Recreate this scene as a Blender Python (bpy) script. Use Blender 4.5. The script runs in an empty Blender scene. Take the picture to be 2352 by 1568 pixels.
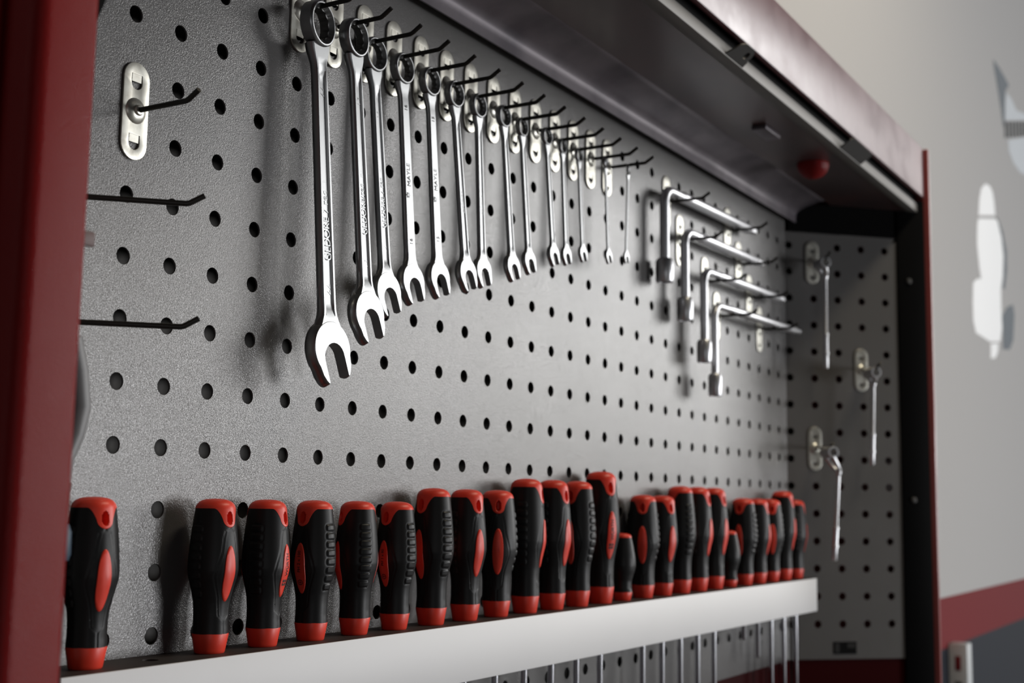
import bpy, bmesh, math, random
from mathutils import Vector, Matrix
random.seed(7)
PI = math.pi
SC = bpy.context.scene
COL = SC.collection
U = 0.038          # pegboard pitch in metres
Z0 = 1.75          # height of hole row 0

# ------------------------------------------------------------------ helpers
def link(o, parent=None):
    COL.objects.link(o)
    if parent is not None:
        o.parent = parent
    return o

def tag(o, label=None, cat=None, group=None, kind=None):
    if label: o['label'] = label
    if cat: o['category'] = cat
    if group: o['group'] = group
    if kind: o['kind'] = kind
    return o

def empty(name, loc=(0, 0, 0), rotz=0.0, **k):
    o = bpy.data.objects.new(name, None)
    o.empty_display_size = 0.02
    o.location = loc
    o.rotation_euler = (0, 0, rotz)
    link(o)
    return tag(o, **k)

def obj(name, bm, mat, parent=None, angle=35, merge=True):
    if merge:
        bmesh.ops.remove_doubles(bm, verts=bm.verts, dist=1e-6)
    bmesh.ops.recalc_face_normals(bm, faces=bm.faces)
    me = bpy.data.meshes.new(name)
    bm.to_mesh(me)
    bm.free()
    for m in (mat if isinstance(mat, (list, tuple)) else [mat]):
        me.materials.append(m)
    for p in me.polygons:
        p.use_smooth = True
    me.set_sharp_from_angle(angle=math.radians(angle))
    return link(bpy.data.objects.new(name, me), parent)

def copy_tree(o, parent=None):
    c = o.copy()
    COL.objects.link(c)
    if parent is not None:
        c.parent = parent
    for ch in list(o.children):
        copy_tree(ch, c)
    return c

def add(bm, other, M=None):
    """append bmesh other into bm"""
    vm = {}
    for v in other.verts:
        co = v.co.copy()
        vm[v] = bm.verts.new(M @ co if M is not None else co)
    for f in other.faces:
        try:
            nf = bm.faces.new([vm[v] for v in f.verts])
            nf.material_index = f.material_index
        except ValueError:
            pass
    other.free()

def box(bm, lo, hi, bev=0.0, M=None, mi=0, seg=2):
    b = bmesh.new()
    vs = [b.verts.new((x, y, z)) for x in (lo[0], hi[0]) for y in (lo[1], hi[1]) for z in (lo[2], hi[2])]
    for q in ((0, 1, 3, 2), (4, 6, 7, 5), (0, 4, 5, 1), (2, 3, 7, 6), (0, 2, 6, 4), (1, 5, 7, 3)):
        b.faces.new([vs[i] for i in q])
    if bev > 0:
        bmesh.ops.recalc_face_normals(b, faces=b.faces)
        bmesh.ops.bevel(b, geom=list(b.edges), offset=bev, segments=seg, affect='EDGES', profile=0.5)
    for f in b.faces: f.material_index = mi
    add(bm, b, M)

def loft(bm, rings, cap0=True, cap1=True, mi=0):
    vr = [[bm.verts.new(p) for p in r] for r in rings]
    n = len(rings[0])
    for a, b in zip(vr[:-1], vr[1:]):
        for i in range(n):
            f = bm.faces.new((a[i], a[(i + 1) % n], b[(i + 1) % n], b[i])); f.material_index = mi
    if cap0: bm.faces.new(list(reversed(vr[0]))).material_index = mi
    if cap1: bm.faces.new(vr[-1]).material_index = mi

def tube(bm, pts, r, n=12, mi=0):
    pts = [Vector(p) for p in pts]
    rs = r if isinstance(r, (list, tuple)) else [r] * len(pts)
    T = []
    for i in range(len(pts)):
        a = pts[max(0, i - 1)]; b = pts[min(len(pts) - 1, i + 1)]
        T.append((b - a).normalized())
    up = Vector((0, 0, 1)) if abs(T[0].z) < 0.9 else Vector((1, 0, 0))
    nrm = T[0].cross(up).normalized()
    rings = []
    for i, p in enumerate(pts):
        nrm = (nrm - T[i] * nrm.dot(T[i])).normalized()
        bi = T[i].cross(nrm)
        rings.append([p + rs[i] * (math.cos(2 * PI * k / n) * nrm + math.sin(2 * PI * k / n) * bi) for k in range(n)])
    loft(bm, rings, mi=mi)

def lathe(bm, prof, n=32, M=None, mi=0):
    """prof list of (r, z); closed with caps"""
    rings = []
    for r, z in prof:
        ring = [Vector((r * math.cos(2 * PI * k / n), r * math.sin(2 * PI * k / n), z)) for k in range(n)]
        rings.append([M @ p for p in ring] if M is not None else ring)
    loft(bm, rings, mi=mi)

def plate(bm, outer, holes, t, M=None, bev=0.0, mi=0):
    """outline (x,y) with holes, extruded from z=0 to z=t"""
    b = bmesh.new()
    edges = []
    for loop in [outer] + list(holes):
        vs = [b.verts.new((p[0], p[1], 0)) for p in loop]
        edges += [b.edges.new((vs[i], vs[(i + 1) % len(vs)])) for i in range(len(vs))]
    if holes:
        bmesh.ops.triangle_fill(b, use_beauty=True, use_dissolve=False, edges=edges, normal=(0, 0, 1))
    else:
        b.faces.new([e.verts[0] for e in edges])
    ext = bmesh.ops.extrude_face_region(b, geom=list(b.faces))
    for v in [g for g in ext['geom'] if isinstance(g, bmesh.types.BMVert)]:
        v.co.z += t
    bmesh.ops.recalc_face_normals(b, faces=b.faces)
    if bev > 0:
        es = [e for e in b.edges if len(e.link_faces) == 2 and abs(e.link_faces[0].normal.z) + abs(e.link_faces[1].normal.z) > 0.9
              and abs(e.link_faces[0].normal.dot(e.link_faces[1].normal)) < 0.5]
        bmesh.ops.bevel(b, geom=es, offset=bev, segments=3, affect='EDGES', profile=0.5)
    for f in b.faces: f.material_index = mi
    add(bm, b, M)

def circ(cx, cy, r, n=20, a0=0.0):
    return [(cx + r * math.cos(a0 + 2 * PI * k / n), cy + r * math.sin(a0 + 2 * PI * k / n)) for k in range(n)]

def arc(cx, cy, r, a, b, n=12):
    return [(cx + r * math.cos(math.radians(a + (b - a) * k / n)), cy + r * math.sin(math.radians(a + (b - a) * k / n))) for k in range(n + 1)]

def sm(a, b, x):
    if a == b: return 1.0 if x >= a else 0.0
    t = max(0.0, min(1.0, (x - a) / (b - a)))
    return t * t * (3 - 2 * t)

def interp(tab, x):
    if x <= tab[0][0]: return tab[0][1]
    for (x0, y0), (x1, y1) in zip(tab[:-1], tab[1:]):
        if x <= x1: return y0 + (y1 - y0) * (x - x0) / (x1 - x0)
    return tab[-1][1]

def hermite(tab, x):
    """smooth interpolation (Catmull-Rom style, monotone enough for these profiles)"""
    n = len(tab)
    if x <= tab[0][0]: return tab[0][1]
    if x >= tab[-1][0]: return tab[-1][1]
    for i in range(n - 1):
        if tab[i][0] <= x <= tab[i + 1][0]:
            x0, y0 = tab[i]; x1, y1 = tab[i + 1]
            h = x1 - x0
            d = (y1 - y0) / h
            dl = (y0 - tab[i - 1][1]) / (x0 - tab[i - 1][0]) if i > 0 else d
            dr = (tab[i + 2][1] - y1) / (tab[i + 2][0] - x1) if i < n - 2 else d
            m0 = 0 if dl * d <= 0 else 2 * dl * d / (dl + d)
            m1 = 0 if dr * d <= 0 else 2 * dr * d / (dr + d)
            t = (x - x0) / h
            return (2*t**3-3*t**2+1)*y0 + (t**3-2*t**2+t)*h*m0 + (-2*t**3+3*t**2)*y1 + (t**3-t**2)*h*m1

def text_mesh(s, size, bold=0.0, extrude=0.0, shear=0.0, sx=1.0):
    """flat text as bmesh, centred on origin in XY"""
    cu = bpy.data.curves.new('lettering', 'FONT')
    cu.body = s; cu.size = size; cu.align_x = 'CENTER'; cu.align_y = 'CENTER'
    cu.offset = bold; cu.extrude = extrude; cu.shear = shear; cu.resolution_u = 3
    o = bpy.data.objects.new('lettering', cu)
    COL.objects.link(o)
    dg = bpy.context.evaluated_depsgraph_get()
    me = bpy.data.meshes.new_from_object(o.evaluated_get(dg))
    bm = bmesh.new(); bm.from_mesh(me)
    for v in bm.verts: v.co.x *= sx
    bpy.data.objects.remove(o); bpy.data.meshes.remove(me); bpy.data.curves.remove(cu)
    return bm

# ------------------------------------------------------------------ materials
def mat(name, col, rough=0.5, metal=0.0, coat=0.0, coat_rough=0.1, coat_ior=1.5, bump=None, vary=None, spec=0.5, rvary=None):
    m = bpy.data.materials.new(name); m.use_nodes = True
    nt = m.node_tree; N = nt.nodes; L = nt.links
    b = N['Principled BSDF']
    b.inputs['Base Color'].default_value = (*col, 1)
    b.inputs['Roughness'].default_value = rough
    b.inputs['Metallic'].default_value = metal
    b.inputs['Coat Weight'].default_value = coat
    b.inputs['Coat Roughness'].default_value = coat_rough
    b.inputs['Coat IOR'].default_value = coat_ior
    b.inputs['Specular IOR Level'].default_value = spec
    tc = N.new('ShaderNodeTexCoord')
    if vary:      # (scale, amount, colour2)
        sc, amt, c2 = vary
        nz = N.new('ShaderNodeTexNoise'); nz.inputs['Scale'].default_value = sc; nz.inputs['Detail'].default_value = 6
        L.new(tc.outputs['Object'], nz.inputs['Vector'])
        mx = N.new('ShaderNodeMix'); mx.data_type = 'RGBA'
        mr = N.new('ShaderNodeMapRange'); mr.inputs['From Min'].default_value = 0.4; mr.inputs['From Max'].default_value = 0.7
        mr.inputs['To Max'].default_value = amt
        L.new(nz.outputs['Fac'], mr.inputs['Value']); L.new(mr.outputs[0], mx.inputs['Factor'])
        mx.inputs['A'].default_value = (*col, 1); mx.inputs['B'].default_value = (*c2, 1)
        L.new(mx.outputs['Result'], b.inputs['Base Color'])
    if rvary:     # (scale, lo, hi)
        nz = N.new('ShaderNodeTexNoise'); nz.inputs['Scale'].default_value = rvary[0]; nz.inputs['Detail'].default_value = 5
        L.new(tc.outputs['Object'], nz.inputs['Vector'])
        mr = N.new('ShaderNodeMapRange'); mr.inputs['From Min'].default_value = 0.35; mr.inputs['From Max'].default_value = 0.65
        mr.inputs['To Min'].default_value = rvary[1]; mr.inputs['To Max'].default_value = rvary[2]
        L.new(nz.outputs['Fac'], mr.inputs['Value']); L.new(mr.outputs[0], b.inputs['Roughness'])
    if bump:      # (scale, strength, distance, kind)
        sc, st, di, kind = bump
        if kind == 'wrinkle':
            nz = N.new('ShaderNodeTexNoise'); nz.inputs['Scale'].default_value = sc
            nz.inputs['Detail'].default_value = 1.5; nz.inputs['Distortion'].default_value = 1.2
        else:
            nz = N.new('ShaderNodeTexNoise'); nz.inputs['Scale'].default_value = sc; nz.inputs['Detail'].default_value = 3
        L.new(tc.outputs['Object'], nz.inputs['Vector'])
        bp = N.new('ShaderNodeBump'); bp.inputs['Strength'].default_value = st; bp.inputs['Distance'].default_value = di
        L.new(nz.outputs['Fac'], bp.inputs['Height']); L.new(bp.outputs['Normal'], b.inputs['Normal'])
        if coat: L.new(bp.outputs['Normal'], b.inputs['Coat Normal'])
    return m

M = {}
M['board'] = mat('textured grey board paint', (0.138, 0.134, 0.133), 0.24, 0.18, bump=(1000, 0.20, 0.0010, 'wrinkle'), rvary=(9, 0.22, 0.26),
                 vary=(6, 0.35, (0.130, 0.126, 0.120)))
M['zinc'] = mat('zinc plated steel', (0.62, 0.61, 0.55), 0.36, 0.85, vary=(160, 0.6, (0.36, 0.33, 0.28)))
M['black_steel'] = mat('blackened steel rod', (0.035, 0.033, 0.03), 0.35, 0.7)
M['chrome'] = mat('satin chrome', (0.32, 0.325, 0.33), 0.33, 1.0, bump=(900, 0.04, 0.0003, 'n'))
M['bore'] = mat('dark wrench bore', (0.12, 0.12, 0.12), 0.45, 0.9)
M['polish'] = mat('polished chrome', (0.72, 0.72, 0.74), 0.38, 1.0)
M['engrave'] = mat('dark engraved lettering', (0.10, 0.10, 0.10), 0.5, 0.8)
M['rubber'] = mat('black rubber grip', (0.009, 0.009, 0.0095), 0.42, 0.0, spec=0.28, bump=(2500, 0.05, 0.0003, 'n'))
M['red_plastic'] = mat('red handle plastic', (0.80, 0.050, 0.024), 0.40, 0.0, bump=(1800, 0.05, 0.0003, 'n'))
M['print'] = mat('black print', (0.02, 0.01, 0.01), 0.6)
M['shaft'] = mat('screwdriver steel', (0.62, 0.62, 0.66), 0.24, 1.0)
M['alu'] = mat('brushed aluminium', (0.74, 0.74, 0.75), 0.55, 0.1, bump=(420, 0.06, 0.0003, 'n'), vary=(14, 0.25, (0.69, 0.69, 0.70)))
M['rail_top'] = mat('dark brown rail liner', (0.030, 0.022, 0.020), 0.6, 0.0)
M['red_paint'] = mat('red cabinet paint', (0.19, 0.010, 0.010), 0.42, 0.0, coat=0.15, coat_rough=0.04, bump=(1000, 0.35, 0.0010, 'n'), spec=0.05)
M['red_hood'] = mat('red hood paint', (0.10, 0.012, 0.020), 0.45, 0.0, coat=1.0, coat_ior=1.48, coat_rough=0.45, bump=(260, 0.08, 0.0006, 'n'), rvary=(25, 0.32, 0.48))
M['red_edge'] = mat('glossy red edge paint', (0.34, 0.075, 0.07), 0.35, 0.0, coat=1.0, coat_rough=0.12)
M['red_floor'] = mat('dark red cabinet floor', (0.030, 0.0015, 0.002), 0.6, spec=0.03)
M['black_paint'] = mat('black cabinet frame paint', (0.003, 0.003, 0.0032), 0.6, spec=0.03)
M['ceiling_steel'] = mat('dark cabinet ceiling paint', (0.055, 0.035, 0.036), 0.35, 0.0, coat=0.5, coat_rough=0.25, vary=(9, 0.6, (0.10, 0.045, 0.04)))
M['lip'] = mat('worn grey housing sheet', (0.18, 0.16, 0.175), 0.38, 0.4, vary=(18, 0.7, (0.06, 0.052, 0.064)))
M['bar'] = mat('shutter bar aluminium', (0.13, 0.122, 0.112), 0.5, 0.2)
M['latch'] = mat('grey latch steel', (0.06, 0.058, 0.056), 0.55, 0.2)
M['dark_plastic'] = mat('dark plastic', (0.03, 0.03, 0.03), 0.4)
M['cavity'] = mat('dark cavity steel', (0.05, 0.045, 0.04), 0.6)
M['wall'] = mat('pale grey wall paint', (0.49, 0.482, 0.478), 0.75, spec=0.08)
M['wall_red'] = mat('red wall stripe paint', (0.19, 0.022, 0.026), 0.7, spec=0.08)
M['wall_dark'] = mat('dark grey wall paint', (0.030, 0.034, 0.044), 0.7, spec=0.08)
M['white'] = mat('white decal', (0.90, 0.91, 0.92), 0.4)
M['decal_grey'] = mat('blue grey decal', (0.13, 0.155, 0.18), 0.6, spec=0.08)
M['decal_dark'] = mat('charcoal decal', (0.03, 0.033, 0.036), 0.6, spec=0.08)
M['decal_light'] = mat('light grey decal', (0.62, 0.66, 0.70), 0.6, spec=0.1)
M['floor'] = mat('workshop concrete', (0.22, 0.21, 0.20), 0.6, vary=(3, 0.5, (0.16, 0.155, 0.15)))
M['blue'] = mat('blue plastic', (0.015, 0.04, 0.07), 0.5)
M['grey_plastic'] = mat('grey plastic', (0.17, 0.17, 0.175), 0.45)
M['socket_grey'] = mat('pale grey socket plastic', (0.55, 0.58, 0.60), 0.5)
M['sticker'] = mat('black sticker', (0.006, 0.006, 0.006), 0.6, spec=0.05)
M['sticker_grey'] = mat('grey sticker print', (0.03, 0.03, 0.03), 0.6, spec=0.1)
M['brown'] = mat('brown red rivet paint', (0.07, 0.022, 0.018), 0.5)

# ------------------------------------------------------------------ cabinet
XL, XR = -0.040, 1.2180          # left and right corner of the back panel
ZB, ZT = 1.2465, 1.888          # bottom edge of the perforated panels, ceiling of the compartment
ZF = 1.192                      # cabinet floor
S2 = math.sqrt(0.5)
HOLE_R = 0.0054

def perforated(bm, c0, c1, r0, r1, xa, xb, za, zb, ox=0.0, seg=20, t=0.0014):
    """sheet in the local XZ plane with holes at x = ox + c*U, z = Z0 - r*U; front at y=0, thickness t behind"""
    cols = list(range(c0, c1 + 1)); rows = list(range(r0, r1 + 1))
    def P(x, z): return Vector((x, 0, z))
    hx = U / 2
    for c in cols:
        for r in rows:
            cx, cz = ox + c * U, Z0 - r * U
            sq = []; ci = []; cb = []
            for k in range(seg):
                a = 2 * PI * (k + 0.5) / seg
                ca, sa = math.cos(a), math.sin(a)
                q = hx / max(abs(ca), abs(sa))
                sq.append(bm.verts.new(P(cx + q * ca, cz + q * sa)))
                ci.append(bm.verts.new(P(cx + HOLE_R * ca, cz + HOLE_R * sa)))
                cb.append(bm.verts.new((cx + HOLE_R * ca, t, cz + HOLE_R * sa)))
            cor = {k: bm.verts.new(P(cx + hx * s1, cz + hx * s2)) for k, (s1, s2) in
                   ((seg // 8, (1, 1)), (3 * seg // 8, (-1, 1)), (5 * seg // 8, (-1, -1)), (7 * seg // 8, (1, -1)))}
            for k in range(seg):
                k2 = (k + 1) % seg
                # corner lies between k and k2 when the segment crosses a diagonal
                a0 = 2 * PI * (k + 0.5) / seg; a1 = 2 * PI * (k + 1.5) / seg
                dia = [d for d in (PI / 4, 3 * PI / 4, 5 * PI / 4, 7 * PI / 4) if a0 + 1e-6 < d < a1 - 1e-6]
                if dia:
                    s1 = 1 if math.cos(dia[0]) > 0 else -1; s2 = 1 if math.sin(dia[0]) > 0 else -1
                    cv = bm.verts.new(P(cx + hx * s1, cz + hx * s2))
                    bm.faces.new((ci[k], sq[k], cv, sq[k2], ci[k2]))
                else:
                    bm.faces.new((ci[k], sq[k], sq[k2], ci[k2]))
                bm.faces.new((cb[k], ci[k], ci[k2], cb[k2]))
            for cv in cor.values(): bm.verts.remove(cv)
    gx0, gx1 = ox + c0 * U - hx, ox + c1 * U + hx
    gz1, gz0 = Z0 - r0 * U + hx, Z0 - r1 * U - hx
    def quad(x0, z0, x1, z1):
        if x1 - x0 > 1e-5 and z1 - z0 > 1e-5:
            bm.faces.new([bm.verts.new(P(*p)) for p in ((x0, z0), (x1, z0), (x1, z1), (x0, z1))])
    quad(xa, za, gx0, zb); quad(gx1, za, xb, zb); quad(gx0, za, gx1, gz0); quad(gx0, gz1, gx1, zb)

cab = empty('tool_cabinet', (0.589, 0.03, ZF - 0.02), label='red wall cabinet with grey perforated back and angled side panels', cat='cabinet')
def cabpart(name, bm, m, angle=35, parent=None, merge=True):
    """cabinet parts are modelled in world coordinates"""
    bmesh.ops.translate(bm, verts=bm.verts, vec=-Vector(cab.location))
    return obj(name, bm, m, parent or cab, angle, merge)

b = bmesh.new(); perforated(b, 0, 31, -2, 12, XL, XR - 0.0062, ZB, ZT)
back_panel = cabpart('back_panel', b, M['board'])

# right side panel: from the corner (XR,-0.004) towards the front right at 45 degrees
MR = Matrix.Translation((XR, -0.0035, 0)) @ Matrix.Rotation(-PI / 4, 4, 'Z')     # local +x runs along the panel, local -y faces inside
b = bmesh.new(); perforated(b, 0, 4, -2, 12, -0.0085, 0.176, ZB, 1.846, seg=16)
bmesh.ops.bisect_plane(b, geom=list(b.verts) + list(b.edges) + list(b.faces), plane_co=(-0.0085, 0, 0), plane_no=(1, 0, 0), clear_inner=True)
bmesh.ops.transform(b, matrix=MR, verts=b.verts)
side_r = cabpart('side_panel', b, M['board'])
b = bmesh.new()
box(b, (0.0, -0.0005, 1.846), (0.176, 0.0015, ZT), M=MR)
cabpart('side_top_shade', b, M['black_paint'])  # black strip stands in for the shade below the ceiling
# left side panel
ML = Matrix.Translation((XL, -0.0035, 0)) @ Matrix.Rotation(PI / 4, 4, 'Z') @ Matrix.Rotation(PI, 4, 'Z')
ML = Matrix.Translation((XL, -0.0035, 0)) @ Matrix(((-S2, -S2, 0, 0), (-S2, S2, 0, 0), (0, 0, 1, 0), (0, 0, 0, 1)))
b = bmesh.new(); perforated(b, 1, 3, -2, 12, 0.0, 0.170, ZB, ZT, seg=16)
bmesh.ops.transform(b, matrix=ML, verts=b.verts)
cabpart('side_panel', b, M['board'])

# carcass: rear sheet, outer side sheets, bottom, roof
b = bmesh.new(); box(b, (XL - 0.16, 0.026, ZF - 0.02), (XR + 0.16, 0.028, 1.985)); cabpart('rear_sheet', b, M['cavity'])
FY = -0.159
b = bmesh.new()
pts = [(XL, 0.026), (XL - 0.165, FY + 0.006), (XR + 0.155, FY + 0.006), (XR, 0.026)]
plate(b, pts, [], 0.0015, Matrix.Translation((0, 0, ZF - 0.0015)))
cabpart('floor_panel', b, M['red_floor'])
b = bmesh.new()
box(b, (XL, 0.0016, ZF), (XR + 0.002, 0.0030, ZB + 0.012))
box(b, (0.0, 0.0018, ZF), (0.176, 0.0030, ZB + 0.012), M=Matrix.Translation((XR, -0.0035, 0)) @ Matrix.Rotation(-PI / 4, 4, 'Z'))
cabpart('lower_panel', b, M['red_floor'])
b = bmesh.new(); plate(b, [(XL - 0.16, 0.026), (XL - 0.165, FY + 0.002), (XR + 0.155, FY + 0.002), (XR + 0.155, 0.026)], [], 0.002, Matrix.Translation((0, 0, 1.983)))
cabpart('roof_panel', b, M['red_paint'])
b = bmesh.new(); box(b, (XR + 0.1552, FY - 0.007, ZF - 0.02), (XR + 0.161, 0.026, 1.9850), 0.0028, seg=4); cabpart('outer_side', b, M['red_edge'])
b = bmesh.new(); box(b, (XL - 0.160, FY + 0.02, ZF - 0.02), (XL - 0.1575, 0.026, 1.983), 0.0006); cabpart('outer_side', b, M['red_paint'])

# right frame strip between panel and front edge, with two screws
b = bmesh.new()
box(b, (0.172, -0.0025, ZF), (0.2165, -0.0005, 1.905), 0.0004, MR)
frame_r = cabpart('side_frame', b, M['black_paint'])
for z in (1.7839, 1.4672):
    b = bmesh.new()
    Mx = MR @ Matrix.Translation((0.1895, -0.0025, z)) @ Matrix.Rotation(PI / 2, 4, 'X')
    lathe(b, [(0.0045, 0), (0.0045, 0.0012), (0.0035, 0.0026), (0.0012, 0.003)], 20, Mx)
    box(b, (-0.0032, -0.0005, 0.0026), (0.0032, 0.0005, 0.0032), 0, Mx)
    cabpart('screw', b, M['latch'])

# hood across the front above the opening
b = bmesh.new()
box(b, (XL - 0.155, FY, 1.910), (XR + 0.1545, FY + 0.0015, 1.985), 0.0006)
box(b, (XL - 0.155, FY, 1.910), (XR + 0.1545, FY + 0.0065, 1.9115), 0.0005)
cabpart('hood', b, M['red_hood'])

# ceiling of the compartment and the folded lip along the pegboard
b = bmesh.new()
plate(b, [(XL - 0.05, -0.052), (XL - 0.13, -0.140), (XR + 0.134, -0.140), (XR + 0.046, -0.052)], [], 0.0015, Matrix.Translation((0, 0, ZT)))
cabpart('compartment_ceiling', b, M['ceiling_steel'])
prof = [(-0.054, 1.8885), (-0.052, 1.8870), (-0.046, 1.8868), (-0.036, 1.8845), (-0.026, 1.8815), (-0.019, 1.8785), (-0.0145, 1.8755), (-0.0125, 1.8715), (-0.012, 1.866), (-0.012, 1.8585), (-0.0105, 1.8585), (-0.0095, 1.872), (-0.012, 1.880), (-0.030, 1.8870), (-0.048, 1.8895)]
b = bmesh.new()
r0 = [Vector((XL - 0.045, y, z)) for y, z in prof]; r1 = [Vector((XR + 0.012, y, z)) for y, z in prof]
loft(b, [r0, r1])
cabpart('housing_lip', b, M['lip'], 50)
# round red cap and blue-grey bracket under the ceiling
b = bmesh.new()
lathe(b, [(0.020, 0.0), (0.020, -0.004), (0.018, -0.010), (0.013, -0.016), (0.006, -0.019), (0.001, -0.020)], 28, Matrix.Translation((1.03, -0.1, ZT)))
cabpart('round_cap', b, M['red_paint'])
b = bmesh.new(); box(b, (0.835, -0.108, ZT - 0.006), (0.885, -0.090, ZT), 0.0015); cabpart('ceiling_bracket', b, M['lip'])

# roller shutter: rolled-up curtain behind the hood, bottom bar with its two latch tabs
b = bmesh.new(); box(b, (XL - 0.12, -0.1475, 1.9005), (1.362, -0.1400, 1.983), 0.0)
cabpart('shutter_curtain', b, M['black_paint'])  # curtain coloured black to put shade into the gap under the hood
b = bmesh.new(); box(b, (XL - 0.12, -0.151, 1.8875), (1.362, -0.137, 1.9005), 0.0009)
bar = cabpart('shutter_bar', b, M['bar'])
TILT = Matrix.Rotation(math.radians(-33), 4, 'X')
b = bmesh.new()
out = [(0.023, 0.0), (0.0215, -0.007)] + arc(0.010, -0.0110, 0.0095, 20, -90, 8) + arc(-0.006, -0.0085, 0.0120, -90, -170, 8) + [(-0.023, 0.0)]
plate(b, out, [circ(0.009, -0.0115, 0.0042, 16)], 0.0016, Matrix.Translation((0.623, -0.1512, 1.8885)) @ TILT)
cabpart('latch_tab', b, M['latch'], parent=bar)
b = bmesh.new()
plate(b, [(-0.044, 0), (-0.044, -0.0155), (-0.041, -0.0195), (0.041, -0.0195), (0.044, -0.0155), (0.044, 0)], [], 0.0016, Matrix.Translation((1.020, -0.1512, 1.8885)) @ TILT)
cabpart('latch_tab', b, M['latch'], parent=bar)

# left front post (round-edged, orange-peel red paint) and its inner flange
b = bmesh.new()
po = [(-0.164, -0.130), (-0.164, -0.1555)] + arc(-0.1675, -0.1565, 0.0035, 0, -90, 6)[1:] + arc(-0.189, -0.153, 0.007, -90, -180, 8) + [(-0.196, -0.08), (-0.194, -0.08), (-0.194, -0.120), (-0.170, -0.128)]
plate(b, list(reversed(po)), [], 1.984 - ZF + 0.02, Matrix.Translation((0, 0, ZF - 0.02)))
cabpart('front_post', b, M['red_paint'], 40)
b = bmesh.new()
lathe(b, [(0.0055, 0), (0.0055, 0.006), (0.004, 0.008), (0.001, 0.0085)], 16, Matrix.Translation((-0.1365, -0.127, 1.5712)) @ Matrix.Rotation(PI / 2, 4, 'Y') @ Matrix.Rotation(-0.2, 4, 'Z'))
b.free()
b = bmesh.new(); box(b, (-0.150, -0.1305, 1.5672), (-0.1345, -0.1285, 1.5742), 0.0006); cabpart('flange_clip', b, M['brown'])
b = bmesh.new()
plate(b, [(0, 0), (0.016, 0), (0, -0.040)], [], 0.002, Matrix.Translation((-0.1415, -0.1285, 1.712)) @ Matrix.Rotation(PI / 2, 4, 'X'))
cabpart('corner_gusset', b, M['black_paint'])
# dark maker's label low on the right side panel
b = bmesh.new()
box(b, (0.061, -0.0008, 1.2535), (0.096, -0.0003, 1.2700), 0, MR, 0)
box(b, (0.063, -0.0010, 1.2555), (0.070, -0.0008, 1.2680), 0, MR, 1)
box(b, (0.082, -0.0010, 1.2615), (0.094, -0.0008, 1.2680), 0, MR, 1)
cabpart('label_plate', b, [M['sticker'], M['sticker_grey']], merge=False)

# ------------------------------------------------------------------ hooks
def stadium(w, h, n=12):
    r = w / 2
    return arc(0, h / 2 - r, r, 0, 180, n) + arc(0, -h / 2 + r, r, 180, 360, n)

def dslot(cy):
    return [(-0.0043, cy + 0.0042), (-0.0043, cy - 0.0006)] + arc(0, cy - 0.0010, 0.0043, 180, 360, 10)[1:-1] + [(0.0043, cy - 0.0006), (0.0043, cy + 0.0042)]

def make_hook(L):
    """origin: plate centre on the board, local -y points into the room"""
    e = empty('pegboard_hook')
    MM = Matrix.Rotation(PI / 2, 4, 'X')      # local z of the plate -> -y
    b = bmesh.new()
    plate(b, stadium(0.0207, 0.0616), [dslot(0.019), dslot(-0.019)], 0.0014, MM, 0.0003)
    for cy in (0.019, -0.019):                # punched tongues bent back into the board
        pts0 = [(-0.0037, -0.0012, cy + 0.0042), (0.0037, -0.0012, cy + 0.0042), (0.0037, -0.0010, cy - 0.0006), (-0.0037, -0.0010, cy - 0.0006)]
        pts1 = [(-0.0037, -0.0007, cy + 0.0042), (0.0037, -0.0007, cy + 0.0042), (0.0037, -0.0005, cy - 0.0005), (-0.0037, -0.0005, cy - 0.0005)]
        loft(b, [[Vector(p) for p in pts0], [Vector(p) for p in pts1]])
    lathe(b, [(0.0085, 0.0008), (0.0080, 0.0016), (0.0065, 0.0028), (0.0048, 0.0036), (0.0030, 0.0040)], 24, MM @ Matrix.Translation((0, 0.0, 0)))
    pl = obj('mounting_plate', b, M['zinc'], e, 30)
    b = bmesh.new()
    lathe(b, [(0.0034, 0.0036), (0.0034, 0.0046), (0.0028, 0.0054), (0.0018, 0.0057)], 18, MM)
    obj('rivet', b, M['zinc'], pl)
    b = bmesh.new()
    pts = [(0, -0.004, 0), (0, -L + 0.003, 0)]
    for k in range(1, 6):
        a = math.radians(31) * k / 5
        pts.append((0, -L + 0.003 - 0.007 * math.sin(a), 0.007 * (1 - math.cos(a))))
    d = Vector((0, -math.cos(math.radians(31)), math.sin(math.radians(31))))
    pts.append(tuple(Vector(pts[-1]) + d * 0.0085))
    tube(b, pts, 0.0017, 14)
    obj('hook_rod', b, M['black_steel'], e, 40)
    return e

hook0 = make_hook(0.046)
hook_used = [False]
HG = 'pegboard hooks with black rods and zinc plates'
def place_hook(loc, label, rotz=0.0, src=None):
    if src is None:
        src = hook0
        if not hook_used[0]:
            hook_used[0] = True; h = hook0
        else:
            h = copy_tree(hook0)
    else:
        h = src
    h.location = loc; h.rotation_euler = (0, 0, rotz)
    tag(h, label, 'hook', HG)
    return h
BY = -0.0002
place_hook((0.0022, BY, 1.6885), 'empty pegboard hook, bare zinc plate at upper left beside red post')
ROD_Z = Z0 + 1.5 * U - 0.0026

# long hooks on the left side panel: only their rods reach past the post
hookL = make_hook(0.0635)
nL = Vector((S2, -S2, 0)); eL = Vector((-S2, -S2, 0))
for i, z in enumerate((1.6230, 1.5508)):
    p = Vector((XL, -0.0035, 0)) + eL * 0.0125 + nL * 0.0003
    place_hook((p.x, p.y, z), ('empty black hook rod reaching from behind red post, upper of two',
                               'empty black hook rod reaching from behind red post, lower of two')[i], PI / 4, hookL if i == 0 else copy_tree(hookL))

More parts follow.
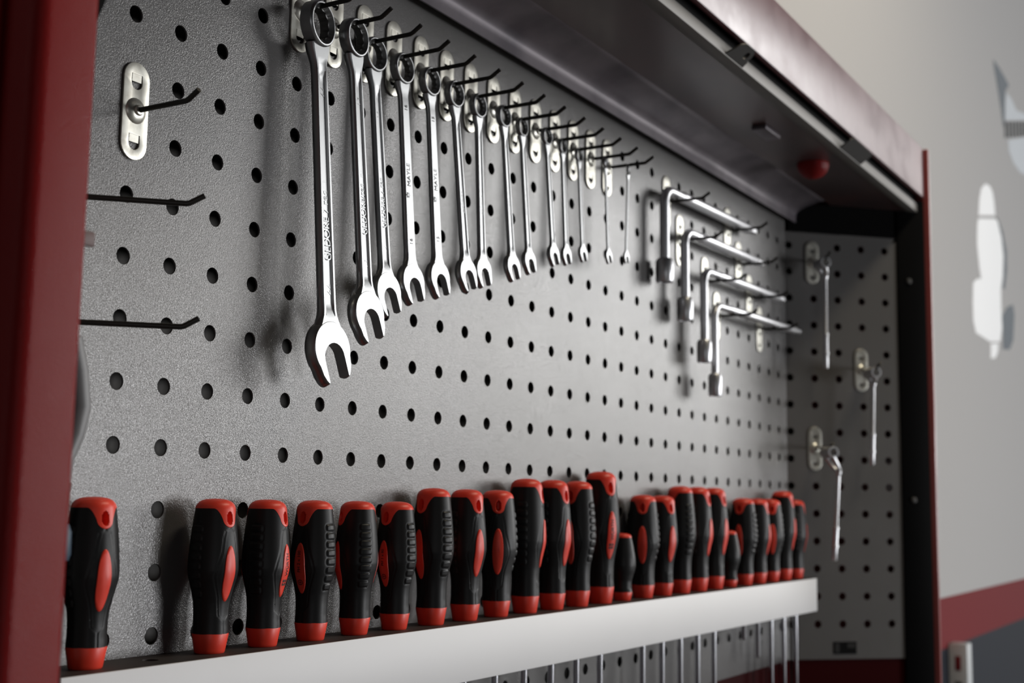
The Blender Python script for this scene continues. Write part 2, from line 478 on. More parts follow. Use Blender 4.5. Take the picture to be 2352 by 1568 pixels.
# ------------------------------------------------------------------ combination wrenches
WR = [(22, 0.152, -0.0228, (0.1707, -0.0335, 1.5363), 16.0, 8), (19, 0.190, -0.0251, (0.2087, -0.0353, 1.5691), 14.0, 5),
      (17, 0.228, -0.0140, (0.246, -0.0237, 1.5937), 13.05, 0), (16, 0.266, -0.0135, (0.2791, -0.0223, 1.6078), 12.1, 0),
      (15, 0.304, -0.0136, (0.318, -0.0204, 1.6185), 11.6, 0), (14, 0.342, -0.0125, (0.3586, -0.021, 1.6296), 11.2, 0),
      (13, 0.380, -0.0120, (0.3887, -0.0167, 1.6378), 10.4, 0), (12, 0.418, -0.0146, (0.4318, -0.0205, 1.6497), 9.75, 0),
      (11, 0.456, -0.0110, (0.4674, -0.0164, 1.662), 8.6, 2), (10, 0.494, -0.0157, (0.5054, -0.0202, 1.6754), 8.2, 0),
      (9, 0.532, -0.0117, (0.5396, -0.0147, 1.6824), 7.4, 4), (8, 0.570, -0.0095, (0.5746, -0.0138, 1.6914), 6.95, 2),
      (7, 0.608, -0.0197, (0.6141, -0.0219, 1.6957), 6.4, 14), (6, 0.646, -0.0270, (0.6442, -0.0264, 1.7005), 5.9, 20)]
ORD = ['first', 'second', 'third', 'fourth', 'fifth', 'sixth', 'seventh', 'eighth', 'ninth', 'tenth', 'eleventh', 'twelfth', 'thirteenth', 'fourteenth']
WLAB = ['longest chrome combination wrench, marked 22, at left end of the row',
        'chrome combination wrench marked 19, hanging second from the left',
        'chrome combination wrench marked 17, half behind the wrench marked 19',
        'satin combination wrench marked 16 with plain flat shank',
        'satin combination wrench marked 15 with plain flat shank',
        'chrome combination wrench sixth from left, right of the one marked 15',
        'chrome combination wrench seventh from left, jaw overlapping its left neighbour',
        'chrome combination wrench eighth in the row from the left',
        'chrome combination wrench ninth in the row from the left',
        'short chrome combination wrench tenth in the row from the left',
        'short chrome combination wrench eleventh in the row from the left',
        'short chrome combination wrench twelfth in the row, third from right end',
        'small narrow combination wrench thirteenth in row, second from right end',
        'smallest combination wrench, last at right end of the row']

def jaw_outline(n):
    """open end in head frame, opening towards -y; unit mm"""
    r = 0.97 * n
    a0 = 207
    left = arc(0, 0, r, 90, a0, 16)
    right = arc(0, 0, r, a0 - 360 + 126 - 0, 90, 1)
    right = [(-x, y) for x, y in reversed(left)]
    tipL = [(-0.80 * n, -0.72 * n), (-0.70 * n, -0.97 * n), (-0.64 * n, -1.05 * n), (-0.58 * n, -1.08 * n), (-0.53 * n, -1.05 * n), (-0.5 * n, -0.98 * n)]
    slot = [(-0.5 * n, -0.36 * n)] + arc(0, -0.30 * n, 0.5 * n, 187, -7, 12) + [(0.5 * n, -0.36 * n)]
    tipR = [(-x, y) for x, y in reversed(tipL)]
    return left + tipL + slot + tipR + right[:-1]

def make_wrench(n, X, yf, tip, rf, yaw, label, gedore, marks, idx):
    mm = 0.001
    thick = 0.5 * n * mm
    ri = 0.52 * n * mm
    ro = rf * mm
    zc = ROD_Z - 0.0017 - ri * 0.985
    e = empty('combination_wrench', (X, yf + thick / 2, zc), label=label, cat='wrench', group='combination wrenches hanging in a row by size')
    # ring end: lathe around y with a twelve point bore
    b = bmesh.new()
    seg = 72
    h = thick / 2
    prof = [(ri, h - 0.0009, 1), (ri + 0.0010, h, 0), (ro - 0.0008, h, 0), (ro * 1.045, h - 0.0011, 0), (ro * 1.055, h * 0.1, 0), (ro * 1.05, -h + 0.0016, 0),
            (ro, -h + 0.0003, 0), (ro - 0.0005, -h, 0), (ro - 0.00055 - 0.00004 * n, -h, 0), (ro - 0.0008 - 0.000042 * n, -h + 0.0003, 0), (ri + 0.02 * n * mm, -h + 0.28 * thick, 0.0), (ri, -h + 0.30 * thick, 1)]
    rings = []
    RY = Matrix.Rotation(math.radians(yaw), 4, 'Z')
    for r, y, st in prof:
        ring = []
        for k in range(seg):
            a = 2 * PI * k / seg
            rr = r + st * (0.045 * n * mm) * (abs(((a * 12 / (2 * PI)) % 1.0) - 0.5) * 2 - 0.5)
            ring.append(RY @ Vector((rr * math.cos(a), y, rr * math.sin(a))))
        rings.append(ring)
    rings.append(rings[0])
    loft(b, rings, False, False)
    for f in b.faces:
        c_ = f.calc_center_median()
        if math.hypot(c_.x, c_.z) < ro - 0.0008 - 0.000042 * n + 0.00002 and f.normal.length >= 0 and (RY.inverted() @ c_).y > -h + 0.00025 and (RY.inverted() @ c_).y < h - 0.0002: f.material_index = 1
    obj('ring_end', b, [M['chrome'], M['bore']], e, 30)
    # head frame
    T = Vector(tip) - Vector(e.location)
    tilt_dir = T.normalized()
    down = tilt_dir
    # normal of the shank faces the room
    xdir = Vector((1, 0, 0)); xdir = (xdir - down * xdir.dot(down)).normalized()
    nrm = xdir.cross(down).normalized()
    if nrm.y > 0: nrm = -nrm
    a = math.radians(15)
    hd = (down * math.cos(a) + xdir * math.sin(a))           # opening direction
    hx = (xdir * math.cos(a) - down * math.sin(a))
    tj = 0.40 * n * mm
    hc = T - hd * (1.03 * n * mm) - nrm * (tj / 2)            # head centre, mid thickness
    MH = Matrix(((hx.x, -hd.x, nrm.x, hc.x - nrm.x * tj / 2), (hx.y, -hd.y, nrm.y, hc.y - nrm.y * tj / 2), (hx.z, -hd.z, nrm.z, hc.z - nrm.z * tj / 2), (0, 0, 0, 1)))
    b = bmesh.new()
    ol = jaw_outline(n)
    dr = 0.085 * n
    def ring_(zf, ins):
        out = []
        for x, y in ol:
            inner = abs(x) < 0.53 * n and y > -1.06 * n and not (y > 0.3 * n)
            rr_ = math.hypot(x, y)
            if not inner and ins:
                if y < -0.66 * n: x2, y2 = x - math.copysign(min(ins, abs(x) - 0.51 * n) * 0.8, x), y + ins * (0.9 if abs(x) < 0.72 * n else 0.3)
                else: x2, y2 = x * (rr_ - ins) / rr_, y * (rr_ - ins) / rr_
            else: x2, y2 = x, y
            out.append(MH @ Vector((x2 * mm, y2 * mm, zf * tj)))
        return out
    loft(b, [ring_(0.0, dr * 0.6), ring_(0.25, 0.0), ring_(0.5, 0.0), ring_(0.93, dr * 0.85), ring_(1.0, dr * 1.15)])
    obj('open_end', b, M['chrome'], e, 40)
    # shank
    b = bmesh.new()
    s0 = Vector((0, 0.03 * n * mm, 0)) + down * (ro * 0.94)
    s1 = hc - down * (0.42 * n * mm)
    Ls = (s1 - s0).length
    w0, w1 = 0.30 * n * mm, 0.385 * n * mm
    th = 0.30 * n * mm
    NS = 44
    rings = []
    for i in range(NS + 1):
        t = i / NS
        p = s0.lerp(s1, t)
        d = t * Ls
        sag = 0.0
        p = p - nrm * ((1 - sm(0, 1.3 * n * mm, d)) * 0.05 * n * mm)
        w = w0 + (w1 - w0) * t
        w += 0.20 * n * mm * (1 - sm(0, 0.75 * n * mm, d)) + 0.36 * n * mm * sm(Ls - 0.95 * n * mm, Ls, d) ** 1.5
        tt = th * (0.5 + 0.16 * (1 - sm(0, 0.8 * n * mm, d)) + 0.12 * sm(Ls - 1.2 * n * mm, Ls, d))
        ch = 0.0
        if gedore:
            ch = 0.07 * n * mm * min(sm(0.75 * n * mm, 1.05 * n * mm, d), 1 - sm(Ls - 0.95 * n * mm, Ls - 0.7 * n * mm, d))
        cw = w * 0.56
        c = 0.16 * w
        pts2 = [(-w, -tt * 0.12), (-w * 0.84, -tt * 0.86), (-w * 0.78, -tt), (-cw, -tt), (-cw * 0.86, -tt + ch), (cw * 0.86, -tt + ch), (cw, -tt), (w * 0.78, -tt), (w * 0.84, -tt * 0.86), (w, -tt * 0.12)]
        full = pts2 + [(x, -y) for x, y in reversed(pts2)]
        rings.append([p + xdir * x + nrm * y for x, y in full])
    loft(b, rings)
    sh = obj('shank', b, M['chrome'], e, 28)
    # lettering on the face towards the room
    for (s, dist, size, col, bold) in marks:
        tb = text_mesh(s, size, bold * size, 0.00009)
        ftop = th * 0.5 + 0.00012 - (0.07 * n * mm if gedore else 0)
        for v in tb.verts:
            u, w_, zz = v.co.x, v.co.y, v.co.z
            p = s0.lerp(s1, dist / Ls) - down * u - xdir * w_ + nrm * (ftop + zz)
            v.co = p
        obj('lettering', tb, M[col], sh, 30, merge=False)
    return e

GT = {0: 'GEDORE 7 red  R09100220', 1: 'GEDORE/red  R09100190', 2: 'GEDORE 7 red  R09100170'}
for i, (n, X, yf, tip, rf, yaw) in enumerate(WR):
    mm = 0.001
    Ls = (ROD_Z - tip[2]) - 0.0025 * n
    marks = []
    if i in GT:
        marks = [(str(n), 0.035 * 1 + 0.0, 0.0085 * n / 22, 'chrome', 0.0), (GT[i], Ls * 0.52, 0.0080 * n / 22, 'chrome', 0.0), (str(n), Ls - 0.030 * n / 22 - 0.006, 0.0085 * n / 22, 'chrome', 0.0)]
    elif i in (3, 4):
        marks = [(str(n), 0.021, 0.0052, 'engrave', 0.01), ('MAYLE', Ls * 0.48, 0.0062, 'engrave', 0.0), ('*', Ls * 0.48 + 0.0165, 0.010, 'engrave', 0.03), (str(n), Ls - 0.028, 0.0055, 'engrave', 0.01)]
    else:
        marks = [('CHROME VANADIUM', Ls * 0.5, 0.0045 * n / 14, 'chrome', 0.0), (str(n), 0.012 + 0.0006 * n, 0.0050 * n / 14, 'chrome', 0.0)]
        if i > 8: marks = []
    make_wrench(n, X, yf, tip, rf, yaw, WLAB[i], i not in (3, 4), marks, i)
    place_hook((X, BY, ROD_Z - 0.0), 'hook plate on the pegboard behind and carrying the ' + ('wrench marked %d' % n if n > 14 else '%s wrench from the left' % ORD[i]))

# ------------------------------------------------------------------ L-shaped socket wrenches
# axis height, depth, leg x, leg bottom, arm end x, hook columns, tube radius
LW = [(1.8113, -0.0142, 0.7620, 1.7050, 1.050, (21, 26), 0.0058, 'L-shaped socket wrench topmost of the four nested ones'),
      (1.7734, -0.0150, 0.8170, 1.6690, 1.074, (22, 27), 0.0054, 'L-shaped socket wrench second from top of the four nested ones'),
      (1.7354, -0.0180, 0.8668, 1.6258, 1.150, (24, 28), 0.0050, 'L-shaped socket wrench third from top of the four nested ones'),
      (1.6974, -0.0215, 0.8910, 1.5880, 1.208, (25, 29), 0.0046, 'L-shaped socket wrench lowest of the four, nearest the side panel')]
for i, (az, ay, lx, lb, ex, cols, r, lab) in enumerate(LW):
    e = empty('socket_wrench', (lx, ay, az), label=lab, cat='wrench', group='L-shaped socket wrenches on the right of the pegboard')
    tilt = math.radians(1.05); az0 = az - 0.0050; e.location.z = az0; e.rotation_euler.y = -tilt
    R = 0.017
    leg = az - lb
    pts = [(0, 0, -leg + 0.022), (0, 0, -R)]
    for k in range(1, 9):
        a = PI / 2 * k / 8
        pts.append((R - R * math.cos(a), 0, -R + R * math.sin(a)))
    pts.append((0.055, 0, 0))
    b = bmesh.new(); tube(b, pts, r * 0.92, 20); obj('bent_leg', b, M['polish'], e, 40)
    b = bmesh.new()
    la = ex - lx
    MX = Matrix.Translation((0.045, 0, 0)) @ Matrix.Rotation(PI / 2, 4, 'Y')
    lathe(b, [(r * 0.92, 0), (r * 1.06, 0.003), (r * 1.12, 0.006), (r * 1.12, la - 0.045 - 0.022), (r * 0.9, la - 0.045 - 0.019)], 24, MX)
    obj('long_arm', b, M['polish'], e, 40)
    b = bmesh.new()
    lathe(b, [(r * 0.82, la - 0.045 - 0.020), (r * 0.82, la - 0.049), (r * 0.7, la - 0.0455)], 6, MX)
    obj('hex_tip', b, M['polish'], e, 20)
    b = bmesh.new()
    rs = r * 1.75
    lathe(b, [(r * 0.9, -leg + 0.0275), (rs * 0.8, -leg + 0.0265), (rs, -leg + 0.0235), (rs, -leg + 0.0012), (rs * 0.93, -leg), (rs * 0.66, -leg), (rs * 0.62, -leg + 0.012), (0.0005, -leg + 0.012)], 28)
    obj('socket', b, M['polish'], e, 35)
    for j, c in enumerate(cols):
        place_hook((c * U, BY, az0 + math.tan(tilt) * (c * U - lx) - r * (0.88 if j == 0 else 1.0) - 0.0020),
                   ('left' if j == 0 else 'right') + ' hook carrying the ' + ['topmost', 'second', 'third', 'lowest'][i] + ' L-shaped socket wrench')

# ------------------------------------------------------------------ flex-head wrenches on the right side panel
nR = Vector((-S2, -S2, 0)); eR = Vector((S2, -S2, 0))
def sidep(s, L, z):
    p = Vector((XR, -0.0035, 0)) + eR * s + nR * L
    return Vector((p.x, p.y, z))
FX = [(0.0357, 1.8024, 0.030, 1.7992, 0.0405, 1.7785, 0.040, 1.6470, 'flex-head socket wrench on side panel, hanging upper left'),
      (0.1107, 1.6505, 0.030, 1.6520, 0.1125, 1.6300, 0.1085, 1.5142, 'flex-head socket wrench on side panel nearest the front frame'),
      (0.0365, 1.5366, 0.042, 1.5340, 0.0500, 1.5040, 0.0420, 1.3826, 'flex-head socket wrench on side panel, lowest, fork swung sideways')]
for i, (ps, pz, L, z1, sf, zf, sb, zb, lab) in enumerate(FX):
    hk = place_hook(tuple(sidep(ps, 0.0003, pz)), ['hook on side panel carrying the upper left flex-head wrench', 'hook on side panel carrying the flex-head wrench nearest the frame', 'hook on side panel carrying the lowest flex-head wrench'][i], -PI / 4)
    rod_z = pz
    rs, rin = 0.0080, 0.0056
    cz = rod_z - 0.0017 - rin * 0.98 + 0.0003
    e = empty('flex_head_wrench', tuple(sidep(ps, L, cz)), -PI / 4, label=lab, cat='wrench', group='flex-head socket wrenches on the side panel')
    # socket: hollow cylinder threaded on the rod (axis along local y)
    b = bmesh.new()
    Ms = Matrix.Rotation(PI / 2, 4, 'X')
    h = 0.013
    rings = []
    for r, z in [(rin, -h), (rin, h), (rs - 0.0005, h), (rs, h - 0.0006), (rs, -h + 0.0006), (rs - 0.0005, -h), (rin, -h)]:
        rings.append([Ms @ Vector((r * math.cos(2 * PI * k / 24), r * math.sin(2 * PI * k / 24), z)) for k in range(24)])
    loft(b, rings, False, False)
    obj('socket', b, M['polish'], e, 35)
    ds = sf - ps
    dz = zf - cz
    fork_dir = Vector((ds, 0, dz)).normalized()
    b = bmesh.new()
    for sg in (-1, 1):
        pth = [Vector((0, sg * 0.0105, 0.0)) + Vector((rs + 0.0008, 0, 0)) * 0.0 - Vector((0, 0, rs * 0.7)), Vector((ds * 0.5, sg * 0.0085, dz * 0.62)), Vector((ds * 0.85, sg * 0.0055, dz * 0.88)), Vector((ds, sg * 0.0012, dz * 1.02))]
        tube(b, pth, [0.0030, 0.0030, 0.0030, 0.0030], 10)
    lathe(b, [(0.0020, 0.0035), (0.0042, 0.002), (0.0044, -0.003), (0.0030, -0.006)], 16, Matrix.Translation((ds, 0, dz)))
    obj('fork', b, M['polish'], e, 40)
    b = bmesh.new()
    bot = Vector((sb - ps, 0, zb - cz)); top = Vector((ds, 0, dz))
    Lx = (bot - top).length
    def at(t): return top.lerp(bot, t)
    tube(b, [at(0), at(0.62), at(0.63)], [0.0030, 0.0030, 0.0036], 14)
    obj('shaft', b, M['polish'], e, 40)
    b = bmesh.new()
    tube(b, [at(0.62), at(0.625), at(0.65), at(0.655), at(0.82), at(0.825), at(0.85), at(0.855), at(0.99), at(1.0)],
         [0.0030, 0.0044, 0.0044, 0.0037, 0.0037, 0.0046, 0.0046, 0.0036, 0.0036, 0.0028], 14)
    obj('lower_head', b, M['polish'], e, 40)

# ------------------------------------------------------------------ screwdriver rail
RZ = 1.3588; RF = -0.0420
PITCH = 0.0484; SX0 = -0.0289; DY = -0.0195
rail = empty('screwdriver_rail', (0.57, 0, RZ - 0.045), label='long aluminium rail on the pegboard holding the screwdrivers', cat='rail')
b = bmesh.new()
outl = [(-0.0616 - 0.57, -0.0404), (1.206 - 0.57, -0.0404), (1.206 - 0.57, -0.0006), (-0.0616 - 0.57, -0.0006)]
outl = [(-0.030 - 0.57, -0.0006), (-0.0640 - 0.57, -0.0404), (1.206 - 0.57, -0.0404), (1.206 - 0.57, -0.0006)]
plate(b, outl, [circ(SX0 + PITCH * k - 0.57, DY, 0.0048, 16) for k in range(26)], 0.0018, Matrix.Translation((0, 0, 0.045 - 0.0018)))
obj('rail_top', b, M['rail_top'], rail)
b = bmesh.new(); box(b, (-0.0640 - 0.57, RF, 0.045 - 0.0436), (1.206 - 0.57, -0.0405, 0.0452), 0.0005)
obj('rail_front', b, M['alu'], rail)

# ------------------------------------------------------------------ screwdrivers
PROF = [(12.0, 11.2), (13.5, 11.15), (18, 10.9), (24, 10.95), (30, 11.35), (36, 12.45), (42, 13.9), (47, 15.2), (51, 15.75), (55, 15.7), (62, 15.3), (70, 14.6), (78, 13.75), (84, 13.0), (88.5, 12.45)]
TOP = [(88.5, 12.45), (90.2, 11.9), (91.8, 10.8), (93.0, 9.2), (93.9, 6.8), (94.35, 3.8), (94.5, 1.6)]
SPROF = [(12.0, 11.2), (18, 10.3), (26, 10.5), (34, 12.0), (44, 14.3), (50, 14.9), (58, 14.6), (70, 13.2), (82, 11.4), (88.5, 10.2)]
STOP = [(88.5, 10.2), (91, 9.6), (93, 8.0), (94.0, 5.6), (94.5, 1.4)]

def make_driver_mesh(H, rs, stub=False):
    """returns dict of meshes (origin at the base on the rail, hole side at angle 0)"""
    k = H / 94.5 * 0.001; q = rs * 0.001
    prof = SPROF if stub else PROF
    top = STOP if stub else TOP
    NT = 144
    ribs = [36 + 5.7 * j for j in range(8)] if not stub else []
    def base_r(z): return hermite(prof, z)
    def surf(th, z):
        r = base_r(z)
        # soft flats
        r *= 1 + 0.012 * math.cos(4 * th)
        # ribs at +-90 degrees
        for c in (PI / 2, -PI / 2):
            l = (math.atan2(math.sin(th - c), math.cos(th - c))) * 14
            if abs(l) < 8:
                for rz in ribs:
                    if abs(z - rz) < 3.0:
                        dx = max(abs(l) - 3.0, 0); dz = max(abs(z - rz) - 0.8, 0)
                        d = math.hypot(dx, dz)
                        r += 0.55 * (1 - sm(0.7, 1.5, d)) - 0.22 * (1 - sm(0.0, 0.7, abs(d - 1.7)))
        # panel groove and hollow around the insert, on the two hole sides
        if not stub:
            for c in (0, PI):
                l = (math.atan2(math.sin(th - c), math.cos(th - c))) * 14
                if abs(l) < 13:
                    hw = interp([(20, 0.1), (23, 5.0), (34, 6.3), (42, 8.6), (47, 9.6), (54, 8.0), (62, 5.6), (70, 4.6), (74.5, 3.4), (76.0, 0.1)], z)
                    d = hw - abs(l)
                    r -= 0.38 * (1 - sm(0.0, 0.9, abs(d)))
                    r -= 0.30 * sm(0, 2.0, d)
        return r
    def zb(th):
        if stub: return 88.5
        z = 88.5
        l = min(abs(math.atan2(math.sin(th), math.cos(th))), abs(math.atan2(math.sin(th - PI), math.cos(th - PI)))) * 13
        if l < 4.75:
            return 76.8 + 4.8 - math.sqrt(max(0, 4.8 * 4.8 - l * l))
        zt = 76.8 + 4.8 - math.sqrt(4.8 * 4.8 - 4.75 * 4.75)
        t = min(1, (l - 4.75) / 6.0)
        return zt + (88.5 - zt) * math.sin(t * PI / 2) ** 0.8
    def hole(th, z):
        if stub: return 0.0
        l = min(abs(math.atan2(math.sin(th), math.cos(th))), abs(math.atan2(math.sin(th - PI), math.cos(th - PI)))) * 13
        d = math.hypot(l / 2.2, (z - 82.6) / 4.2)
        return 6.0 * (1 - sm(0.72, 1.0, d))
    # grip
    b = bmesh.new()
    rings = []
    NZ = 120
    for i in range(NZ + 1):
        ring = []
        for j in range(NT):
            th = 2 * PI * j / NT
            z = 12.0 + (zb(th) - 12.0) * i / NZ
            r = surf(th, z)
            ring.append(Vector((r * q * math.cos(th), r * q * math.sin(th), z * k)))
        rings.append(ring)
    loft(b, rings)
    grip = b
    # end cap
    b = bmesh.new()
    rings = []
    NZ = 30
    for i in range(NZ + 1):
        ring = []
        for j in range(NT):
            th = 2 * PI * j / NT
            z = zb(th) + (88.5 - zb(th)) * i / NZ + (0 if i else -0.25)
            r = base_r(min(88.5, z)) * (1 + 0.012 * math.cos(4 * th)) + (0.12 if i > 0 else -0.5) - hole(th, z)
            ring.append(Vector((r * q * math.cos(th), r * q * math.sin(th), z * k)))
        rings.append(ring)
    for z in [89.4, 90.2, 91.0, 91.8, 92.4, 93.0, 93.5, 93.9, 94.2, 94.4, 94.5]:
        ring = []
        for j in range(NT):
            th = 2 * PI * j / NT
            r = hermite(top, z) * (1 + 0.012 * math.cos(4 * th)) + 0.12 - (hole(th, z) if z < 88 else 0)
            ring.append(Vector((r * q * math.cos(th), r * q * math.sin(th), z * k)))
        rings.append(ring)
    loft(b, rings, False, True)
    cap = b
    # red base collar
    b = bmesh.new()
    rc = 11.25
    lathe(b, [(8.8 * q, 0.05 * k), (9.3 * q, 0.7 * k), (rc * q, 11.5 * k), (rc * q * 0.985, 12.1 * k), (10.2 * q, 12.3 * k)], 64)
    collar = b
    # inserts
    ins = []
    if not stub:
        for c in (0, PI):
            b = bmesh.new()
            rows = []
            for rho in (0.0, 0.25, 0.5, 0.7, 0.85, 0.95, 1.0, 1.02):
                ring = []
                for j in range(40):
                    ph = 2 * PI * j / 40
                    z = 48.7 + 17.0 * rho * math.sin(ph)
                    l = 4.35 * rho * math.cos(ph)
                    rr = surf(c, z) if False else base_r(z)
                    th = c + l / rr
                    out = 0.12 * (1 - rho ** 4) + (0.22 if rho < 0.99 else (-0.1 if rho <= 1.0 else -0.8))
                    rr = rr * (1 + 0.012 * math.cos(4 * th)) + out
                    ring.append(Vector((rr * q * math.cos(th), rr * q * math.sin(th), z * k)))
                rows.append(ring)
            loft(b, rows[1:], True, False)
            ins.append(b)
    return grip, cap, collar, ins, (base_r, k, q)

TYPES = {'S': (94.5, 1.0), 'M': (105.5, 1.075), 'L': (116.5, 1.11), 'X': (127.0, 1.19), 'T': (66.5, 0.90)}
protos = {}
def driver_proto(ty):
    if ty not in protos:
        H, rs = TYPES[ty]
        g, c, co, ins, info = make_driver_mesh(H, rs, ty == 'T')
        e = empty('screwdriver')
        gr = obj('grip', g, M['rubber'], e, 50)
        obj('end_cap', c, M['red_plastic'], e, 40)
        obj('collar', co, M['red_plastic'], e, 35)
        for b in ins: obj('grip_insert', b, M['red_plastic'], e, 40)
        protos[ty] = (e, info, [False])
    return protos[ty]

def insert_text(e, info, s, logo, ring_mark, zoff=0.0, size=4.0):
    base_r, k, q = info
    ins = [c for c in e.children if c.name.startswith('grip_insert')]
    tb = bmesh.new()
    t1 = text_mesh(s, size, 0.04)
    for v in t1.verts: v.co.x += 4.0 + zoff
    add(tb, t1)
    if logo:       # two stacked bars in a square, the maker's emblem
        for (x0, x1, y0, y1) in ((-9.6, -7.9, -2.2, 2.2), (-7.5, -5.8, -2.2, -0.25), (-7.5, -5.8, 0.25, 2.2)):
            vs = [tb.verts.new((x, y, 0)) for x, y in ((x0, y0), (x1, y0), (x1, y1), (x0, y1))]; tb.faces.new(vs)
    if ring_mark:  # circle with a cross
        oc = circ(-9.5, 0, 1.9, 20); ic = circ(-9.5, 0, 1.45, 20)
        vo = [tb.verts.new((x, y, 0)) for x, y in oc]; vi = [tb.verts.new((x, y, 0)) for x, y in ic]
        for a in range(20): tb.faces.new((vo[a], vo[(a + 1) % 20], vi[(a + 1) % 20], vi[a]))
        for (x0, x1, y0, y1) in ((-10.6, -8.4, -0.2, 0.2), (-9.7, -9.3, -1.1, 1.1)):
            vs = [tb.verts.new((x, y, 0)) for x, y in ((x0, y0), (x1, y0), (x1, y1), (x0, y1))]; tb.faces.new(vs)
    bmesh.ops.triangulate(tb, faces=tb.faces)
    bmesh.ops.subdivide_edges(tb, edges=[x for x in tb.edges if x.calc_length() > 1.0], cuts=2)
    for v in tb.verts:
        z = 48.7 + v.co.x
        l = -v.co.y
        rr = base_r(z); th = l / rr
        rr = rr * (1 + 0.012 * math.cos(4 * th)) + 0.42
        v.co = Vector((rr * q * math.cos(th), rr * q * math.sin(th), z * k))
    obj('lettering', tb, M['print'], ins[0], 60, merge=False)

CAM = Vector((-0.5367, -0.5962, 1.4531))
#        slot type angle of the hang hole (deg, 0 = towards camera, + = to the right)  shaft length
DRV = [(0, 'S', 30, .16), (2, 'S', 43, .16), (3, 'S', 62, .16), (4, 'S', -36, .16), (5, 'S', -64, .16), (6, 'S', -38, .16),
       (7, 'M', -42, .16), (8, 'M', 43, .16), (9, 'M', 3, .16), (10, 'L', 76, .16), (11, 'L', 57, .16), (12, 'L', -28, .16), (13, 'X', 38, .16),
       (14, 'T', 75, .012), (15, 'M', -2, .16), (16, 'M', 44, .16), (17, 'L', -48, .16), (18, 'L', 68, .16), (19, 'L', 62, .16),
       (20, 'T', 70, .012), (21, 'M', -20, .066), (22, 'M', 78, .092), (23, 'M', 12, .16), (24, 'L', 76, .16), (25, 'M', 95, .16)]
DORD = ['first', 'second', 'third', 'fourth', 'fifth', 'sixth', 'seventh', 'eighth', 'ninth', 'tenth', 'eleventh', 'twelfth', 'thirteenth', 'fourteenth', 'fifteenth',
        'sixteenth', 'seventeenth', 'eighteenth', 'nineteenth', 'twentieth', 'twenty-first', 'twenty-second', 'twenty-third', 'twenty-fourth', 'twenty-fifth']
DEXTRA = ['standing apart beside the red post', 'right of the empty rail hole', 'with name printed on its narrow red insert', 'ribs on its right, dark red insert on its left',
          'ribbed side facing forward', 'printed dark red insert on its left', 'taller than its left neighbours, ribs on its right', 'with hang hole and red insert at its right',
          'with hang hole and insert facing straight out', 'plain black side facing out', 'bright red insert on its right edge', 'ribs on its right edge',
          'the tallest handle, name printed on its red insert', 'short stubby handle, left one of the two stubby ones', 'red insert facing out, right of the left stubby one', 'bright insert on its right edge',
          'tall, ribs on its right', 'tall and black, middle of three tall ones', 'tall, bright red insert on right edge', 'short stubby handle, right one of the two stubby ones',
          'just right of the right stubby one', 'fourth from the right end', 'third from the right end, red insert facing out', 'second from the right end, taller than both neighbours', 'last at the right end of the rail']
for i, (slot, ty, ang, sl) in enumerate(DRV):
    src, info, used = driver_proto(ty)
    if used[0]:
        e = copy_tree(src)
        for ch in list(e.children):        # the copies carry no lettering or shaft of the source
            for g in list(ch.children): bpy.data.objects.remove(g)
            if ch.name.startswith('shaft'): bpy.data.objects.remove(ch)
    else:
        e = src; used[0] = True
    x = SX0 + PITCH * slot
    d = Vector((CAM.x - x, CAM.y - DY, 0)).normalized()
    base = math.atan2(d.y, d.x)
    e.location = (x, DY, RZ + 0.00002)
    e.rotation_euler = (0, 0, base + math.radians(ang))
    tag(e, 'red-capped black screwdriver, %s from left: %s' % (DORD[i], DEXTRA[i]), 'screwdriver', 'screwdrivers standing in the rail')
    b = bmesh.new()
    rsft = 0.0030 if sl > 0.05 else 0.0030
    tube(b, [(0, 0, 0.004), (0, 0, -sl * 0.96), (0, 0, -sl)], [rsft, rsft, rsft * 0.6], 16)
    obj('shaft', b, M['shaft'], e, 40)
    if i in (2, 12): insert_text(e, info, 'WÜRTH', True, False)
    if i == 3: insert_text(e, info, 'PH 2 x 100', False, True, 0.5, 3.2)
    if i == 5: insert_text(e, info, 'PH 1 x 80', False, True, 0.5, 3.0)

# ------------------------------------------------------------------ things just showing behind the red post
t = empty('pliers', tuple(Vector((XL, -0.0035, 1.50)) + eL * 0.095 + nL * 0.010), PI / 4, label='grey tool handle with blue edge peeking out behind red post', cat='tool')
t.rotation_euler = (0, 0, 0)
b = bmesh.new()
tube(b, [(0.000, 0, 0.032), (0.0045, 0, 0.016), (0.0075, 0, -0.002), (0.005, 0, -0.016), (0.0, 0, -0.028), (-0.001, 0, -0.042)], [0.005, 0.0055, 0.0055, 0.005, 0.0045, 0.004], 14)
obj('handle', b, M['grey_plastic'], t, 50)
b = bmesh.new()
tube(b, [(-0.0008, 0, -0.040), (-0.0010, 0, -0.055)], [0.0047, 0.0035], 12)
obj('handle_tip', b, M['brown'], t, 50)
t2 = empty('blue_handle', tuple(Vector((XL, -0.0035, 1.4305)) + eL * 0.085 + nL * 0.0085), label='small blue tool handle behind post, left of first screwdriver', cat='tool')
b = bmesh.new()
lathe(b, [(0.001, 0.010), (0.0045, 0.009), (0.006, 0.005), (0.0062, -0.006), (0.0052, -0.009), (0.001, -0.010)], 20)
obj('grip', b, M['blue'], t2, 40)

